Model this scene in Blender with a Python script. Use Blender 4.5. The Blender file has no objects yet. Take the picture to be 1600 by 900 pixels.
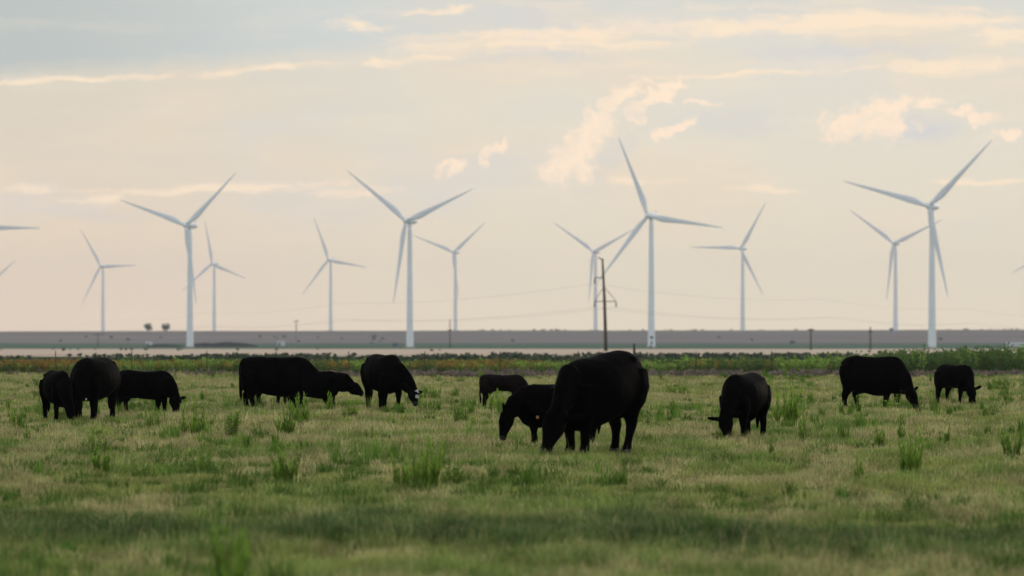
import bpy, math, random
import numpy as np
from mathutils import Vector, Matrix
R = math.radians
sc = bpy.context.scene
C = sc.collection
F = 6000.0            # focal length in photo pixels (photo 1600 px wide)
H = 1.85              # eye height above the pasture
HOR = 516.0           # horizon row in the photo

# ------------------------------------------------------------------ camera
cam_d = bpy.data.cameras.new('camera'); cam = bpy.data.objects.new('camera', cam_d); C.objects.link(cam)
cam.location = (0, 0, H); cam.rotation_euler = (R(90), 0, 0)
cam_d.sensor_width = 36; cam_d.lens = 36 * F / 1600
cam_d.shift_y = (HOR - 450) / 1600
cam_d.clip_start = 0.5; cam_d.clip_end = 30000
cam_d.dof.use_dof = True; cam_d.dof.focus_distance = 74; cam_d.dof.aperture_fstop = 2.3
sc.camera = cam
# ------------------------------------------------------------------ exposure, sampling
sc.view_settings.view_transform = 'Standard'; sc.view_settings.look = 'None'
sc.view_settings.exposure = 0.22; sc.view_settings.gamma = 1
sc.view_settings.use_curve_mapping = False
try:
    sc.cycles.use_denoising = True
    sc.cycles.max_bounces = 6; sc.cycles.volume_bounces = 1
    sc.cycles.transparent_max_bounces = 8
except Exception: pass
SUN_EL, SUN_AZ = 11.0, 38.0      # degrees above the horizon, degrees right of the view direction
# ------------------------------------------------------------------ node helper
class NB:
    """tiny expression builder for shader maths"""
    def __init__(s, nt): s.nt = nt
    def node(s, t, **k):
        n = s.nt.nodes.new(t)
        for a, b in k.items(): setattr(n, a, b)
        return n
    def put(s, sock, v):
        if isinstance(v, X): s.nt.links.new(v.s, sock)
        elif hasattr(v, 'is_output'): s.nt.links.new(v, sock)
        else: sock.default_value = v
    def m(s, op, *a, clamp=False):
        n = s.node('ShaderNodeMath', operation=op, use_clamp=clamp)
        for i, v in enumerate(a): s.put(n.inputs[i], v)
        return X(s, n.outputs[0])
    def vec(s, x, y, z=0.0):
        n = s.node('ShaderNodeCombineXYZ')
        for i, v in enumerate((x, y, z)): s.put(n.inputs[i], v)
        return n.outputs[0]
    def noise(s, v, scale, detail=3, rough=.5, dim='3D', color=False, lac=2.0, dist=0.0):
        n = s.node('ShaderNodeTexNoise', noise_dimensions=dim)
        s.put(n.inputs['Vector'], v); n.inputs['Scale'].default_value = scale
        n.inputs['Detail'].default_value = detail; n.inputs['Roughness'].default_value = rough
        n.inputs['Lacunarity'].default_value = lac; n.inputs['Distortion'].default_value = dist
        return n.outputs['Color'] if color else X(s, n.outputs['Fac'])
    def smooth(s, v, a, b):
        n = s.node('ShaderNodeMapRange', interpolation_type='SMOOTHSTEP')
        s.put(n.inputs['Value'], v); s.put(n.inputs['From Min'], a); s.put(n.inputs['From Max'], b)
        return X(s, n.outputs['Result'])
    def mix(s, f, a, b):
        n = s.node('ShaderNodeMix', data_type='RGBA', clamp_factor=True)
        s.put(n.inputs[0], f)
        for i, v in ((6, a), (7, b)):
            if isinstance(v, tuple): v = tuple(v[:3]) + (1.0,)
            s.put(n.inputs[i], v)
        return n.outputs[2]
    def sep(s, v):
        n = s.node('ShaderNodeSeparateXYZ'); s.put(n.inputs[0], v)
        return [X(s, o) for o in n.outputs]
class X:
    def __init__(s, b, so): s.b, s.s = b, so
    def __add__(s, o): return s.b.m('ADD', s, o)
    __radd__ = __add__
    def __sub__(s, o): return s.b.m('SUBTRACT', s, o)
    def __rsub__(s, o): return s.b.m('SUBTRACT', o, s)
    def __mul__(s, o): return s.b.m('MULTIPLY', s, o)
    __rmul__ = __mul__
    def __truediv__(s, o): return s.b.m('DIVIDE', s, o)
    def mx(s, o): return s.b.m('MAXIMUM', s, o)
    def sat(s): return s.b.m('ADD', s, 0.0, clamp=True)
def lin(r, g, b):
    f = lambda c: ((c / 255 + .055) / 1.055) ** 2.4 if c > 10 else c / 255 / 12.92
    return (f(r), f(g), f(b))
# ------------------------------------------------------------------ sky
W = bpy.data.worlds.new('World'); sc.world = W; W.use_nodes = True
nt = W.node_tree; nt.nodes.clear(); nb = NB(nt)
tc = nb.node('ShaderNodeTexCoord')
dx, dy, dz = nb.sep(tc.outputs['Generated'])
# degrees of azimuth (right of north) and elevation, in units of 1/60 rad
az = nb.m('ARCTAN2', dx, dy) * 60.0
el = nb.m('ARCSINE', dz) * 60.0
sky = nb.node('ShaderNodeTexSky', sky_type='NISHITA')
sky.sun_disc = False; sky.sun_elevation = R(SUN_EL); sky.sun_rotation = R(SUN_AZ)
sky.air_density = 1.3; sky.dust_density = 3.0; sky.ozone_density = 1.2
S = 0.1                                     # background strength
def veil(r, g, b):
    l = lin(r, g, b); return tuple(c / S for c in l)
P = nb.vec(az, el, 0.0)
wn = nb.noise(P, 0.9, 3, .55, color=True)
w1, w2, w3 = nb.sep(wn)
wf = nb.noise(P, 3.6, 4, .6, color=True)
f1, f2, f3 = nb.sep(wf)
wx = az + (w1 - .5) * 0.9 + (f1 - .5) * 0.42
wy = el + (w2 - .5) * 0.45 + (f2 - .5) * 0.34
sx = az + (w3 - .5) * 2.5
sy = el + (w2 - .5) * 0.22 + (f3 - .5) * .10
# thin high cloud veil: cream low and in the middle, rosier to the left, grey blue at the upper left
t_el = nb.smooth(el, -0.2, 4.6)
t_lr = nb.smooth(az, -8.0, 1.5)
low = nb.mix(t_lr, veil(227, 203, 177), veil(228, 212, 183))
high = nb.mix(t_lr, veil(208, 200, 184), veil(214, 209, 197))
base = nb.mix(t_el, low, high)
big = nb.noise(nb.vec(az * .55, el * 1.0, 3.0), 0.55, 3, .5)
base = nb.mix(nb.smooth(big, .42, .68) * .5, base, veil(228, 208, 180))
base = nb.mix(nb.smooth(nb.noise(nb.vec(az * .5, el * 1.1, 9.0), 0.6, 2, .5), .5, .72) * nb.smooth(el, 0.8, 2.6) * .6, base, veil(206, 203, 203))
# clear blue-grey wedge above the long streak at the upper left
edge = sy + (f1 - .5) * .15 - (3.80 + (az + 8.0) * 0.068)
wedge = nb.smooth(edge, -0.02, .40) * (1.0 - nb.smooth(az + (w1 - .5) * 2.0, -3.2, 1.2)) * (1.0 - nb.smooth(el, 6.0, 11.0))
base = nb.mix(wedge * .92, base, nb.mix(nb.smooth(az, -8.0, -2.0), veil(176, 183, 182), veil(196, 201, 199)))
topg = nb.smooth(el, 4.45, 5.3) * nb.smooth(az, -3.0, 1.0) * .5
base = nb.mix(topg, base, veil(196, 200, 198))
# cloud masks (grey undersides first)
def blob(cx, cy, rx, ry, ang, ux=wx, uy=wy):
    a = R(ang); ca, sa = math.cos(a), math.sin(a)
    px = (800 - cx) / -100.0; py = (HOR - cy) / 100.0
    u = ux - px; v = uy - py
    p = (u * ca + v * sa) / (rx / 100.0); q = (v * ca - u * sa) / (ry / 100.0)
    return 1.0 - nb.m('SQRT', p * p + q * q)
for c_ in [(1435, 205, 75, 26, 4, .75), (960, 240, 60, 26, 50, .4), (1150, 190, 130, 30, 0, .35), (1330, 85, 200, 18, 1, .5), (930, 38, 160, 9, 1, .5), (820, 90, 160, 14, 2, .4), (140, 335, 160, 14, 2, .25)]:
    base = nb.mix(nb.smooth(blob(*c_[:5]) + (f1 - .5) * .5, -.1, .8) * c_[5], base, veil(200, 200, 202))
cum = None
for c in [(900, 232, 88, 36, 50), (892, 256, 58, 30, 0), (975, 150, 36, 14, 20), (1015, 160, 58, 15, 58), (940, 180, 60, 16, 38), (1045, 205, 40, 10, 28),
          (770, 240, 46, 11, 50), (708, 262, 22, 13, 20), (1035, 130, 26, 9, 0), (1090, 158, 34, 7, -8),
          (1345, 200, 72, 28, 0), (1370, 175, 60, 20, 10), (1445, 163, 42, 12, 5), (1540, 188, 34, 8, 0), (1578, 212, 30, 10, 0), (1500,178,20,8,-20)]:
    b = blob(*c)
    cum = b if cum is None else cum.mx(b)
fn = nb.noise(nb.vec(wx, wy * 1.25, 1.0), 4.2, 7, .66)
lum = nb.noise(nb.vec(wx, wy, 5.0), 2.8, 4, .6)
cm = nb.smooth(cum + (fn - .5) * 2.1 + (lum - .5) * 1.1, -.12, .62)
stre = None
for c in [(110, 128, 240, 7, 4.5), (430, 106, 200, 8, 5), (600, 96, 150, 9, 3), (870, 62, 260, 24, 2), (1200, 42, 420, 22, 1), (1350, 35, 300, 24, -1), (900, 68, 200, 7, 1),
          (700, 15, 75, 9, 5), (590, 40, 70, 13, -3), (1150, 118, 170, 6, 1), (1480, 108, 190, 17, 2), (1560, 60, 150, 20, 0),
          (330, 295, 300, 9, 3), (60, 300, 80, 12, 0), (170, 312, 70, 14, 0), (1180, 292, 50, 13, 0), (1540, 285, 110, 7, -3), (560, 300, 80, 12, 2), (1010, 280, 60, 8, 0)]:
    b = blob(*c, ux=sx, uy=sy)
    stre = b if stre is None else stre.mx(b)
sn = nb.noise(nb.vec(sx * .45, sy * 2.6, 2.0), 2.6, 6, .6)
sn2 = nb.noise(nb.vec(sx * 1.1, sy * 2.6, 4.0), 4.5, 5, .65)
sm = nb.smooth(stre + (sn - .5) * 2.4 + (sn2 - .5) * .9, -.1, 1.0)
wis = nb.smooth(nb.noise(nb.vec(sx * .35, sy * 2.0, 7.0), 1.3, 7, .64), .46, .72) * (.3 + .5 * nb.smooth(el, 2.8, 4.6) * nb.smooth(az, -3.0, 1.0))
warm = veil(244, 221, 193)
col = nb.mix(wis, base, nb.mix(.5, base, warm))
col = nb.mix(sm * .85, col, warm)
rid = 1.0 - nb.m('ABSOLUTE', (nb.noise(nb.vec(wx, wy, 8.0), 3.6, 5, .6) - .5) * 5.0)
col = nb.mix(cm * nb.smooth(lum, .12, .58) * (.62 + .38 * nb.smooth(rid, -.2, .9)), col, veil(246, 222, 196))
# the whole dome: veil ahead, dimmer and bluer behind the camera and overhead
ahead = nb.smooth(dy, -.6, .75) * (1.0 - nb.smooth(dz, .12, .7) * .8)
skym = nb.node('ShaderNodeVectorMath', operation='MULTIPLY')
nt.links.new(sky.outputs[0], skym.inputs[0]); skym.inputs[1].default_value = (.8, .9, 1.05)
dome = nb.mix(.6, skym.outputs[0], (9.8, 10.3, 11.1))
col = nb.mix(ahead, dome, col)
bg = nb.node('ShaderNodeBackground'); bg.inputs[1].default_value = S
nt.links.new(col, bg.inputs[0])
out = nb.node('ShaderNodeOutputWorld'); nt.links.new(bg.outputs[0], out.inputs[0])
try: W.cycles.sampling_method = 'MANUAL'; W.cycles.sample_map_resolution = 1024
except Exception: pass
sl = bpy.data.lights.new('sun', 'SUN'); sl.energy = 0.6; sl.angle = R(20); sl.color = (1, .86, .70)
so = bpy.data.objects.new('sun', sl); C.objects.link(so)
sd = Vector((math.sin(R(SUN_AZ)) * math.cos(R(SUN_EL)), math.cos(R(SUN_AZ)) * math.cos(R(SUN_EL)), math.sin(R(SUN_EL))))
so.rotation_euler = sd.to_track_quat('Z', 'Y').to_euler(); so.location = (0, 0, 60)

# ------------------------------------------------------------------ helpers
def mesh_np(name, verts, faces, mats, parent=None, col=None, smooth=False, midx=None):
    """verts (n,3), faces (m,k) all the same size, or a list of lists"""
    me = bpy.data.meshes.new(name)
    v = np.asarray(verts, dtype=np.float32)
    if isinstance(faces, np.ndarray):
        m, k = faces.shape
        me.vertices.add(len(v)); me.vertices.foreach_set('co', v.ravel())
        me.loops.add(m * k); me.loops.foreach_set('vertex_index', faces.astype(np.int32).ravel())
        me.polygons.add(m); me.polygons.foreach_set('loop_start', np.arange(0, m * k, k, dtype=np.int32))
        me.update(calc_edges=True)
    else:
        me.from_pydata([tuple(map(float, a)) for a in v], [], faces)
    if col is not None:
        ca = me.color_attributes.new('col', 'FLOAT_COLOR', 'POINT')
        c4 = np.ones((len(v), 4), dtype=np.float32); c4[:, :3] = col
        ca.data.foreach_set('color', c4.ravel())
    for q in (mats if isinstance(mats, (list, tuple)) else [mats]): me.materials.append(q)
    if midx is not None: me.polygons.foreach_set('material_index', np.asarray(midx, dtype=np.int32))
    if smooth: me.polygons.foreach_set('use_smooth', np.ones(len(me.polygons), dtype=bool))
    me.update()
    o = bpy.data.objects.new(name, me); C.objects.link(o)
    if parent: o.parent = parent
    return o
def tag(o, label=None, cat=None, group=None, kind=None):
    for k, v in (('label', label), ('category', cat), ('group', group), ('kind', kind)):
        if v: o[k] = v
    return o
def empty(name, loc, rz=0.0):
    o = bpy.data.objects.new(name, None); C.objects.link(o); o.location = loc; o.rotation_euler = (0, 0, rz)
    o.empty_display_size = .2
    return o
class MB:
    """collects lofts, boxes and tubes into one mesh"""
    def __init__(s): s.v = []; s.f = []
    def loft(s, rings, n=14, up=(0, 0, 1), caps=True, tan=None):
        # rings: (centre, half width, half height)
        pts = [Vector(r[0]) for r in rings]; up = Vector(up); b0 = len(s.v)
        for i, (c, a, b) in enumerate(rings):
            t = Vector(tan) if tan else (pts[min(i + 1, len(pts) - 1)] - pts[max(i - 1, 0)]).normalized()
            side = t.cross(up)
            if side.length < .05: side = t.cross(Vector((1, 0, 0)) if abs(t.x) < .9 else Vector((0, 1, 0)))
            side.normalize(); u = side.cross(t).normalized()
            for k in range(n):
                an = 2 * math.pi * k / n
                s.v.append(tuple(pts[i] + side * (a * math.cos(an)) + u * (b * math.sin(an))))
        for i in range(len(rings) - 1):
            for k in range(n):
                a = b0 + i * n + k; b = b0 + i * n + (k + 1) % n
                s.f.append((a, b, b + n, a + n))
        if caps:
            s.f.append(tuple(b0 + k for k in range(n))[::-1])
            e = b0 + (len(rings) - 1) * n
            s.f.append(tuple(e + k for k in range(n)))
        return s
    def tube(s, p, q, r0, r1=None, n=10):
        return s.loft([(p, r0, r0), (q, r1 or r0, r1 or r0)], n)
    def box(s, c, d, M=None):
        b0 = len(s.v); c = Vector(c)
        for z in (-1, 1):
            for x, y in ((-1, -1), (1, -1), (1, 1), (-1, 1)):
                p = Vector((x * d[0] / 2, y * d[1] / 2, z * d[2] / 2))
                if M: p = M @ p
                s.v.append(tuple(c + p))
        for f in ((0, 3, 2, 1), (4, 5, 6, 7), (0, 1, 5, 4), (1, 2, 6, 5), (2, 3, 7, 6), (3, 0, 4, 7)):
            s.f.append(tuple(b0 + i for i in f))
        return s
    def build(s, name, mats, parent=None, smooth=True):
        o = mesh_np(name, s.v, s.f, mats, parent)
        if smooth:
            for p in o.data.polygons: p.use_smooth = len(p.vertices) == 4
        return o
def material(name, fn, rough=.8, spec=.3):
    m = bpy.data.materials.new(name); m.use_nodes = True
    n = m.node_tree; b = NB(n); bs = n.nodes['Principled BSDF']
    bs.inputs['Roughness'].default_value = rough
    bs.inputs['Specular IOR Level'].default_value = spec
    c = fn(b, bs)
    if isinstance(c, tuple): bs.inputs['Base Color'].default_value = c + (1,)
    elif c is not None: b.put(bs.inputs['Base Color'], c)
    return m
def mottled(c1, c2, scale, detail=4):
    def fn(b, bs):
        t = b.node('ShaderNodeTexCoord').outputs['Object']
        return b.mix(b.smooth(b.noise(t, scale, detail, .6), .3, .7), c1, c2)
    return fn

# ------------------------------------------------------------------ value noise for layout
def vnoise(x, y, seed=0):
    x = np.asarray(x, float); y = np.asarray(y, float)
    xi = np.floor(x).astype(np.int64); yi = np.floor(y).astype(np.int64)
    fx = x - xi; fy = y - yi; fx = fx * fx * (3 - 2 * fx); fy = fy * fy * (3 - 2 * fy)
    def h(a, b):
        n = (a * 374761393 + b * 668265263 + seed * 1442695041) & 0xffffffff
        n = ((n ^ (n >> 13)) * 1274126177) & 0xffffffff
        return ((n ^ (n >> 16)) & 0xffff) / 65535.0
    return (h(xi, yi) * (1 - fx) + h(xi + 1, yi) * fx) * (1 - fy) + (h(xi, yi + 1) * (1 - fx) + h(xi + 1, yi + 1) * fx) * fy
def fbm(x, y, seed=0, o=3):
    t = 0; a = .5; s = 0
    for i in range(o):
        t = t + a * vnoise(np.asarray(x) * 2 ** i, np.asarray(y) * 2 ** i, seed + i * 17); s += a; a *= .5
    return t / s
# ------------------------------------------------------------------ terrain
TD = [270, 400, 800, 1400, 2000, 2560, 2720, 3000, 3300, 3500, 3700, 3900, 4300]
TT = [41.1, 36, 31.5, 29, 27.7, 26.3, 22, 12, 4.2, 1.4, .9, .4, .2]
def ground_z(x, y):
    x = np.asarray(x, float); y = np.asarray(y, float)
    th = np.interp(y, TD, TT)
    far = H - th / F * y
    z = np.where(y <= 270, 0.0, far)
    z = np.where(y > 4300, (H - .2 / F * 4300) - (y - 4300) * .0022, z)
    # slight fall of the skyline towards the left, low rolls on it
    k = np.clip((y - 2900) / 900, 0, 1)
    z = z + k * (np.clip(x / 530, -1.2, 1.2) * .9 + (fbm(x / 260, y / 900, 5) - .5) * 1.1 - .15)
    near = np.clip(1 - (y - 200) / 60, 0, 1)
    z = z + near * (fbm(x / 3.3, y / 5.0, 9, 3) - .5) * .10
    return z
def gz(x, y): return float(ground_z(x, y))
ys = np.concatenate([np.arange(-40, 20, 4), np.arange(20, 180, .5), np.arange(180, 400, 6), np.geomspace(400, 2500, 46), np.arange(2520, 4400, 30), np.geomspace(4450, 9300, 14)])
us = np.linspace(-1, 1, 181); us = np.sign(us) * np.abs(us) ** 1.6
YY = np.repeat(ys[:, None], len(us), 1)
XX = us[None, :] * (np.abs(YY) * .36 + 45)
ZZ = ground_z(XX, YY)
nr, nc = YY.shape
idx = np.arange(nr * nc).reshape(nr, nc)
fc = np.stack([idx[:-1, :-1], idx[:-1, 1:], idx[1:, 1:], idx[1:, :-1]], -1).reshape(-1, 4)
def ground_fn(b, bs):
    g = b.node('ShaderNodeNewGeometry').outputs['Position']
    x, y, z = b.sep(g)
    n1 = b.noise(g, .35, 5, .6); n2 = b.noise(g, 2.2, 5, .65)
    n3 = b.noise(b.vec(x * .02, y * .004, 0.0), 1.0, 4, .6)
    # near pasture
    past = b.mix(b.smooth(n1, .35, .65), (.075, .080, .028), (.14, .125, .060))
    past = b.mix(b.smooth(n2, .45, .7) * .6, past, (.05, .045, .025))
    # bare bank at its far edge
    bank = b.mix(b.smooth(b.noise(g, .9, 4, .6), .35, .65), (.11, .085, .06), (.17, .13, .095))
    c = b.mix(b.smooth(y + (n1 - .5) * 10.0, 149.0, 154.0), past, bank)
    c = b.mix(b.smooth(y + (n1 - .5) * 14.0, 172.0, 178.0), c, (.05, .075, .035))
    # pale stubble, then a green crop strip, then the mauve plain
    tan = b.mix(b.smooth(b.noise(b.vec(x * .01, y * .06, 0.0), 1.0, 3, .6), .35, .7), (.50, .40, .30), (.60, .47, .35))
    c = b.mix(b.smooth(y + (n3 - .5) * 60.0, 262.0, 285.0), c, tan)
    grn = b.mix(b.smooth(n3, .3, .7), (.058, .115, .075), (.075, .12, .075))
    c = b.mix(b.smooth(y + (n3 - .5) * 200.0, 1330.0, 1420.0), c, grn)
    s1 = b.noise(b.vec(x * .0011, y * .012, 2.0), 1.0, 5, .6)
    s2 = b.noise(b.vec(x * .006, y * .03, 6.0), 1.0, 5, .6)
    mau = b.mix(b.smooth(s1, .35, .65), (.165, .142, .138), (.215, .185, .172))
    mau = b.mix(b.smooth(s2, .5, .75) * .5, mau, (.13, .12, .09))
    mau = b.mix(b.smooth(y, 3200.0, 3600.0) * .5, mau, (.17, .155, .115))
    c = b.mix(b.smooth(y + (n3 - .5) * 60.0, 2720.0, 2790.0), c, mau)
    bp = b.node('ShaderNodeBump'); bp.inputs['Strength'].default_value = .6; bp.inputs['Distance'].default_value = .05
    b.put(bp.inputs['Height'], n2); b.nt.links.new(bp.outputs[0], bs.inputs['Normal'])
    return c
m_ground = material('ground', ground_fn, 1.0, .0)
go = mesh_np('ground', np.stack([XX, YY, ZZ], -1).reshape(-1, 3), fc, m_ground, smooth=True)
tag(go, kind='structure')

# ------------------------------------------------------------------ haze: one closed box of even air
hz = MB().box((0, 4700, 70), (7600, 9700, 200))
def haze_mat():
    m = bpy.data.materials.new('haze'); m.use_nodes = True; n = m.node_tree; n.nodes.clear()
    v = n.nodes.new('ShaderNodeVolumePrincipled'); v.inputs['Color'].default_value = (.86, .90, .97, 1)
    v.inputs['Density'].default_value = 5.0e-5; v.inputs['Anisotropy'].default_value = 0.2
    o = n.nodes.new('ShaderNodeOutputMaterial'); n.links.new(v.outputs[0], o.inputs['Volume']); return m
USE_HAZE = True
if USE_HAZE:
    tag(hz.build('haze', haze_mat(), smooth=False), kind='stuff')

# ------------------------------------------------------------------ photo px -> ground point
def at(px, py):
    d = H * F / (py - HOR); return (px - 800) / F * d, d
def atd(px, d): return (px - 800) / F * d

# ------------------------------------------------------------------ wind turbines
def tower_fn(b, bs):
    t = b.node('ShaderNodeTexCoord').outputs['Object']; x, y, z = b.sep(t)
    n = b.noise(b.vec(x * 1.0, y * 1.0, z * .12), .8, 4, .6)
    seam = b.smooth(b.m('ABSOLUTE', b.m('WRAP', z, 10.0, -10.0)), .0, .12)
    c = b.mix(b.smooth(n, .3, .75), (.86, .86, .855), (.78, .785, .785))
    return b.mix(seam, (.5, .52, .54), c)
m_tower = material('turbine_paint', tower_fn, .45, .4)
m_blade = material('blade_paint', mottled((.80, .805, .81), (.73, .74, .75), .15), .4, .4)
m_dark = material('dark_steel', mottled((.05, .06, .07), (.08, .09, .10), 3), .6, .3)
m_blue = material('box_green', mottled((.03, .07, .10), (.05, .10, .13), 1.5), .6, .3)
def blade_mesh(rad):
    mb = MB(); rings = []
    prof = [(1.2, 1.15, 1.15, 0), (3, 1.1, 1.1, 0), (5.5, 1.4, .85, .25), (8.5, 1.85, .62, .5), (11, 1.95, .50, .55), (16, 1.65, .38, .45), (24, 1.25, .27, .3),
            (33, .92, .18, .18), (42, .62, .11, .06), (48, .40, .07, 0), (51, .24, .04, -.02), (52.5, .05, .02, -.05)]
    n = 14
    for i, (r, ch, th, off) in enumerate(prof):
        tw = R(14) * (1 - r / 52.5) ** 2
        pre = -0.0009 * r * r     # tip bent upwind, towards -y
        ring = []
        for k in range(n):
            a = 2 * math.pi * k / n
            px = ch * math.cos(a) + off; py = th * math.sin(a) * (1 if r < 4 else (.55 + .45 * math.cos(a)) + .15)
            q = (px * math.cos(tw) - py * math.sin(tw), px * math.sin(tw) + py * math.cos(tw) + pre, r)
            mb.v.append(q)
    for i in range(len(prof) - 1):
        for k in range(n):
            a = i * n + k; b_ = i * n + (k + 1) % n; mb.f.append((a, b_, b_ + n, a + n))
    mb.f.append(tuple(range(n))[::-1]); e = (len(prof) - 1) * n; mb.f.append(tuple(e + k for k in range(n)))
    me = bpy.data.meshes.new('blade'); me.from_pydata([v for v in mb.v], [], mb.f)
    for p in me.polygons: p.use_smooth = True
    me.materials.append(m_blade); me.update(); return me
BLADE = blade_mesh(52.5)
def link(name, me, parent, loc=(0, 0, 0), rot=None):
    o = bpy.data.objects.new(name, me); C.objects.link(o); o.parent = parent; o.location = loc
    if rot is not None: o.matrix_local = Matrix.Translation(loc) @ rot
    return o
def turbine(hx, hy, tips, Rpx, label, yaw=26.0, door=False, cabinet=0):
    d = F * 52.5 / Rpx
    hz_ = H + (HOR - hy) / F * d; hX = atd(hx, d)
    OV = 5.6
    yw = R(-yaw)            # rotor axis points to the camera and left
    ax = Vector((-math.sin(R(yaw)), -math.cos(R(yaw)), 0))     # upwind
    tx, ty = hX - ax.x * OV, d - ax.y * OV
    g = gz(tx, ty)
    g = min(g, hz_ - 74)
    root = empty('wind_turbine', (tx, ty, g), yw)
    tag(root, label, 'wind turbine', 'white three-bladed wind turbines on the plain')
    h = hz_ - g
    rings = [((0, 0, -1.0), 2.3, 2.3)] + [((0, 0, h * t - (1.7 if t == 1 else 0)), 2.3 - .95 * t ** .9, 2.3 - .95 * t ** .9) for t in np.linspace(0.02, 1, 12)]
    MB().loft(rings, 28, up=(0, 1, 0)).build('tower', m_tower, root)
    MB().loft([((0, 0, -.8), 3.4, 3.4), ((0, 0, .35), 3.3, 3.3)], 24, up=(0, 1, 0)).build('foundation', m_conc, root)
    if door:
        dr = MB().box((1.0, -2.18, 2.6), (1.0, .25, 2.3)).build('door', m_dark, root, smooth=False)
        MB().box((1.0, -2.9, .9), (1.6, 1.4, .15)).box((1.0, -3.6, .4), (1.4, .3, 1.0)).build('door_step', m_dark, root, smooth=False)
        MB().box((1.2, -2.15, 6.2), (1.9, .3, 1.6)).build('name_plate', m_blue, root, smooth=False)
    # nacelle, local y points downwind
    nac = MB()
    nac.loft([((0, -3.6, h), 1.5, 1.5), ((0, -3.2, h), 1.75, 1.8), ((0, -1, h + .1), 1.95, 2.0), ((0, 4, h + .15), 1.95, 2.0), ((0, 7.0, h + .2), 1.85, 1.8), ((0, 7.7, h + .2), 1.5, 1.4)], 16)
    no = nac.build('nacelle', m_tower, root)
    MB().tube((0.5, 6.3, h + 1.9), (0.5, 6.3, h + 3.3), .12).tube((.5, 6.3, h + 3.1), (-.7, 6.3, h + 3.1), .10).build('wind_vane', m_dark, no)
    hub = MB().loft([((0, -3.55, h), 1.55, 1.55), ((0, -4.6, h), 1.85, 1.85), ((0, -5.6, h), 1.85, 1.85), ((0, -6.6, h), 1.5, 1.5), ((0, -7.3, h), .9, .9), ((0, -7.6, h), .2, .2)], 18).build('hub', m_tower, root)
    # phase from blade tips
    c = math.cos(R(yaw)); s_ = 0; q_ = 0
    for x, y in tips:
        a = math.atan2(-(y - hy), (x - hx) / c)
        s_ += math.sin(3 * a); q_ += math.cos(3 * a)
    ph = math.atan2(s_, q_) / 3
    for k in range(3):
        a = ph + k * 2 * math.pi / 3
        M = Matrix.Rotation(-(a - math.pi / 2), 4, 'Y')
        link('blade', BLADE, hub, (0, -OV, h), M)
    if cabinet:
        cx = tx + cabinet; cy = ty - 6
        bx = empty('transformer_box', (cx, cy, gz(cx, cy)))
        MB().box((0, 0, 1.2), (3.2, 2.6, 2.5)).box((0, 0, 2.55), (3.5, 2.9, .18)).build('cabinet', m_blue, bx, smooth=False)
        MB().box((0, 0, -.1), (4.2, 3.6, .5)).build('pad', m_conc, bx, smooth=False)
        tag(bx, 'dark blue cabinet beside the base of the ' + ('large turbine left of centre' if hx < 800 else 'medium far turbine at the right'), 'transformer', 'transformer cabinets')
    return root
m_conc = material('concrete', mottled((.3, .29, .27), (.38, .37, .35), .8), .9, .2)
T = turbine
T(290, 352, [(183, 315), (373, 269), (303, 476)], 125, 'large white wind turbine just right of the two round skyline trees')
T(634, 345, [(543, 267), (741, 293), (611, 474)], 130.5, 'large white wind turbine left of centre, one blade hanging beside its tower', cabinet=-9)
T(1012, 337, [(972, 211), (1130, 354)], 133, 'large white wind turbine just right of the leaning power pole, dark plate on its base', door=True)
T(1451, 322, [(1324, 287), (1552, 219), (1478, 465)], 147, 'largest and tallest white wind turbine, at the right of the photo behind two black cattle')
T(157, 416, [(125, 357), (216, 413), (124, 477)], 69, 'small far white wind turbine at the left, its whole rotor clear of its neighbours')
T(331, 412, [(322, 342), (387, 434)], 69.5, 'small far wind turbine just right of the large left one, blade passing behind its tower')
T(513, 406, [(493, 337), (575, 415), (470, 463)], 72.5, 'small far white wind turbine with one blade straight up, left of the centre-left large one')
T(708, 394, [(650, 370), (757, 352)], 75, 'small far white wind turbine with two blades raised in a wide V')
T(927, 393, [(864, 349), (985, 362), (918, 473)], 81, 'medium far white wind turbine directly behind the leaning wooden power pole')
T(1157, 388, [(1078, 388), (1197, 315), (1190, 462)], 85, 'medium far white wind turbine with one blade lying level to the left')
T(1396, 380, [(1329, 331), (1473, 345), (1384, 470)], 90, 'medium far white wind turbine just left of the largest one', cabinet=-4.5)
T(-41, 354, [(75, 358)], 128, 'near wind turbine cut off by the left edge, only one level blade showing')
T(-22, 446, [(34, 404)], 69, 'far wind turbine cut off by the left edge, only a low blade tip showing')
T(1642, 392, [(1580, 430)], 73, 'far wind turbine cut off by the right edge, only a drooping blade tip in view')

# ------------------------------------------------------------------ power line
m_wood = material('pole_wood', mottled((.050, .041, .035), (.085, .068, .056), 1.2), .85, .2)
m_wire = material('wire', lambda b, bs: (.12, .115, .11), .5, .4)
PD = 700.0
px0 = atd(947, PD); gz0 = gz(px0, PD)
pole = empty('power_pole', (px0, PD, gz0))
tag(pole, 'tall brown power pole leaning slightly left with braced crossarms, behind the biggest cow', 'power pole')
def pz(y): return H + (HOR - y) / F * PD - gz0
def pxx(x): return atd(x, PD) - px0
MB().loft([((0, 0, -1), .34, .34), ((pxx(944.6), 0, pz(471)), .27, .27), ((pxx(941.3), 0, pz(404)), .17, .17)], 10, up=(0, 1, 0)).build('post', m_wood, pole)
MB().tube((pxx(941.5), -.1, pz(406)), (pxx(934.5), -.3, pz(402)), .10).build('top_bracket', m_wood, pole)
MB().box(((pxx(929) + pxx(943)) / 2, -.3, pz(434)), (pxx(943) - pxx(929), .13, .15)).build('crossarm', m_wood, pole, smooth=False)
MB().box(((pxx(928) + pxx(963)) / 2, -.3, pz(471)), (pxx(963) - pxx(928), .13, .15)).build('crossarm', m_wood, pole, smooth=False)
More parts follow.
